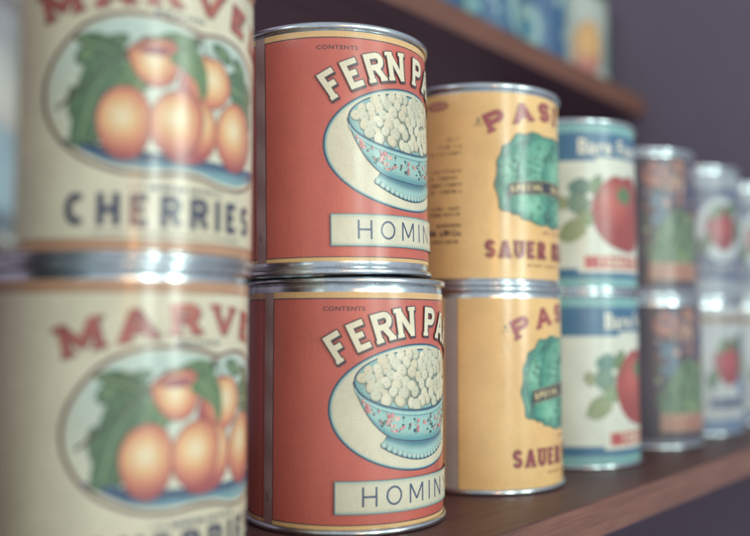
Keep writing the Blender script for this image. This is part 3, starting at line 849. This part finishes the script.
can(T[4], D, .0002, -107, 'green', 'dark blurred can with a green shape on its label, standing on the shelf board', LOW)
can(T[4], D + .003, HZ, -111, 'green', 'dark blurred can with a green shape on its label, on top of its twin', UPP)
can(T[5], D, .0002, -110, 'berry_pale', 'pale blurred can with red fruit and blue patch, standing on the lower shelf', LOW)
can(T[5] + .0005, D - .001, HZ, -117, 'berry', 'blue blurred can with red berry in a white oval, beside the dark upper can', UPP)
can(T[6], D, .0002, -112, 'berry_pale', 'last can of the lower row, cut off by the right edge of the photo', LOW)
can(T[6], D, HZ, -120, 'berry', 'last can of the upper row, cut off by the right edge of the photo', UPP)
FX, FY = .0895, .2755
can(FX - .010, FY + .006, .0002, 0, 'plain', 'very blurred pale can in the bottom left corner, nearest the camera', LOW)
can(FX, FY, HZ, 0, 'plain', 'very blurred pale can on the left edge beside the upper cherries can', UPP)

# cans on the upper shelf
US = .3722
HI = 'cans standing on the upper shelf'
can(.966, .4985, US, -118, 'pale', 'pale grey can with yellow and red fruit, last on the upper shelf', HI)
can(.861, .4985, US, -110, 'blue_a', 'blue and white can just left of the pale one on the upper shelf', HI)
can(.756, .4985, US, -128, 'blue_b', 'second blue can from the pale one on the upper shelf', HI)
can(.651, .4985, US, -96, 'blue_a', 'blue can third from the pale one on the upper shelf, mostly above the frame', HI)
can(.546, .4985, US, -70, 'blue_b', 'leftmost blue can on the upper shelf, barely in the frame', HI)

# ------------------------------------------------------------------ shelves and cabinet
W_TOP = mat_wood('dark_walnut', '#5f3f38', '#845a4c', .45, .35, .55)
W_BACK = mat_wood('cabinet_back', '#b09cae', '#bcaabc', .6, .2)
W_END = mat_wood('cabinet_end', '#645b68', '#776e80', .6, .2)
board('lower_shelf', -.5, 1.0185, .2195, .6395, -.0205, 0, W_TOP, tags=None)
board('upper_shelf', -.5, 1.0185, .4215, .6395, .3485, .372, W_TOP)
board('back_panel', -.5, 1.045, .6400, .652, -.8, 1.0, W_BACK)
board('end_panel', 1.019, 1.045, .2, .6395, -.8, 1.0, W_END)
board('cabinet_floor', -.5, 1.0185, .15, .6395, -.40, -.38, W_END)

# ------------------------------------------------------------------ camera
cam = bpy.data.cameras.new('camera'); co = bpy.data.objects.new('camera', cam); C.objects.link(co)
co.location = (0, 0, .0964)
pitch = .0647
d = Vector((math.cos(YAW) * math.cos(pitch), math.sin(YAW) * math.cos(pitch), math.sin(pitch)))
co.rotation_euler = d.to_track_quat('-Z', 'Y').to_euler()
cam.sensor_width = 36; cam.lens = 880 / 750 * 36
cam.clip_start = .01; cam.clip_end = 50
cam.dof.use_dof = True; cam.dof.focus_distance = .428; cam.dof.aperture_fstop = 3.0
bpy.context.scene.camera = co

# ------------------------------------------------------------------ light: two windows across the room, a warm lamp, a weak window to the left
F = Vector((math.cos(YAW), math.sin(YAW), 0)); RT = Vector((math.sin(YAW), -math.cos(YAW), 0))
AIM = Vector((.45, .28, .12))


def lamp(name, az, dist, h, sx, sy, power, col, shape='RECTANGLE'):
    a = math.radians(az)
    dr = -F * math.cos(a) + RT * math.sin(a)
    ld = bpy.data.lights.new(name, 'AREA'); ld.shape = shape; ld.size = sx
    if shape == 'RECTANGLE': ld.size_y = sy
    ld.energy = power; ld.color = col
    o = bpy.data.objects.new(name, ld); C.objects.link(o)
    o.location = AIM + dr * dist + Vector((0, 0, h))
    o.rotation_euler = (AIM - o.location).to_track_quat('-Z', 'Y').to_euler()
    return o


lamp('window_light', 33, 3.0, .45, .24, 1.3, 24, (.88, 1.0, .90))
lamp('window_light', 57, 3.0, .45, .34, 1.3, 30, (.88, 1.0, .90))
lamp('window_light', -42, 2.6, .4, .5, 1.2, 7, (.9, .98, 1.0))
lamp('bulb_light', 16.5, 2.6, .22, .13, .13, 4.5, (1.0, .5, .2), 'DISK')

w = bpy.data.worlds.new('World'); bpy.context.scene.world = w; w.use_nodes = True
wn = w.node_tree.nodes; wl = w.node_tree.links
bg = wn['Background']
# a dim room: cooler and brighter behind the camera, purple elsewhere
tc = wn.new('ShaderNodeTexCoord')
dt = wn.new('ShaderNodeVectorMath'); dt.operation = 'DOT_PRODUCT'; dt.inputs[1].default_value = (-.35, -.93, .1)
nz = wn.new('ShaderNodeTexNoise'); nz.inputs['Scale'].default_value = 3.5; nz.inputs['Detail'].default_value = 3
ad = wn.new('ShaderNodeMath'); ad.operation = 'MULTIPLY_ADD'; ad.inputs[1].default_value = 1.1
mr = wn.new('ShaderNodeMapRange'); mr.inputs[1].default_value = .1; mr.inputs[2].default_value = 1.6
cr = wn.new('ShaderNodeValToRGB')
cr.color_ramp.elements[0].position = .0; cr.color_ramp.elements[0].color = (.42, .38, .44, 1)
cr.color_ramp.elements[1].position = 1.0; cr.color_ramp.elements[1].color = (.80, .90, .98, 1)
wl.new(tc.outputs['Generated'], dt.inputs[0]); wl.new(tc.outputs['Generated'], nz.inputs['Vector'])
wl.new(nz.outputs[0], ad.inputs[0]); wl.new(dt.outputs['Value'], ad.inputs[2]); wl.new(ad.outputs[0], mr.inputs[0])
wl.new(mr.outputs[0], cr.inputs[0]); wl.new(cr.outputs[0], bg.inputs['Color'])
bg.inputs['Strength'].default_value = .79

sc = bpy.context.scene
sc.view_settings.view_transform = 'Standard'; sc.view_settings.look = 'None'; sc.view_settings.exposure = 0
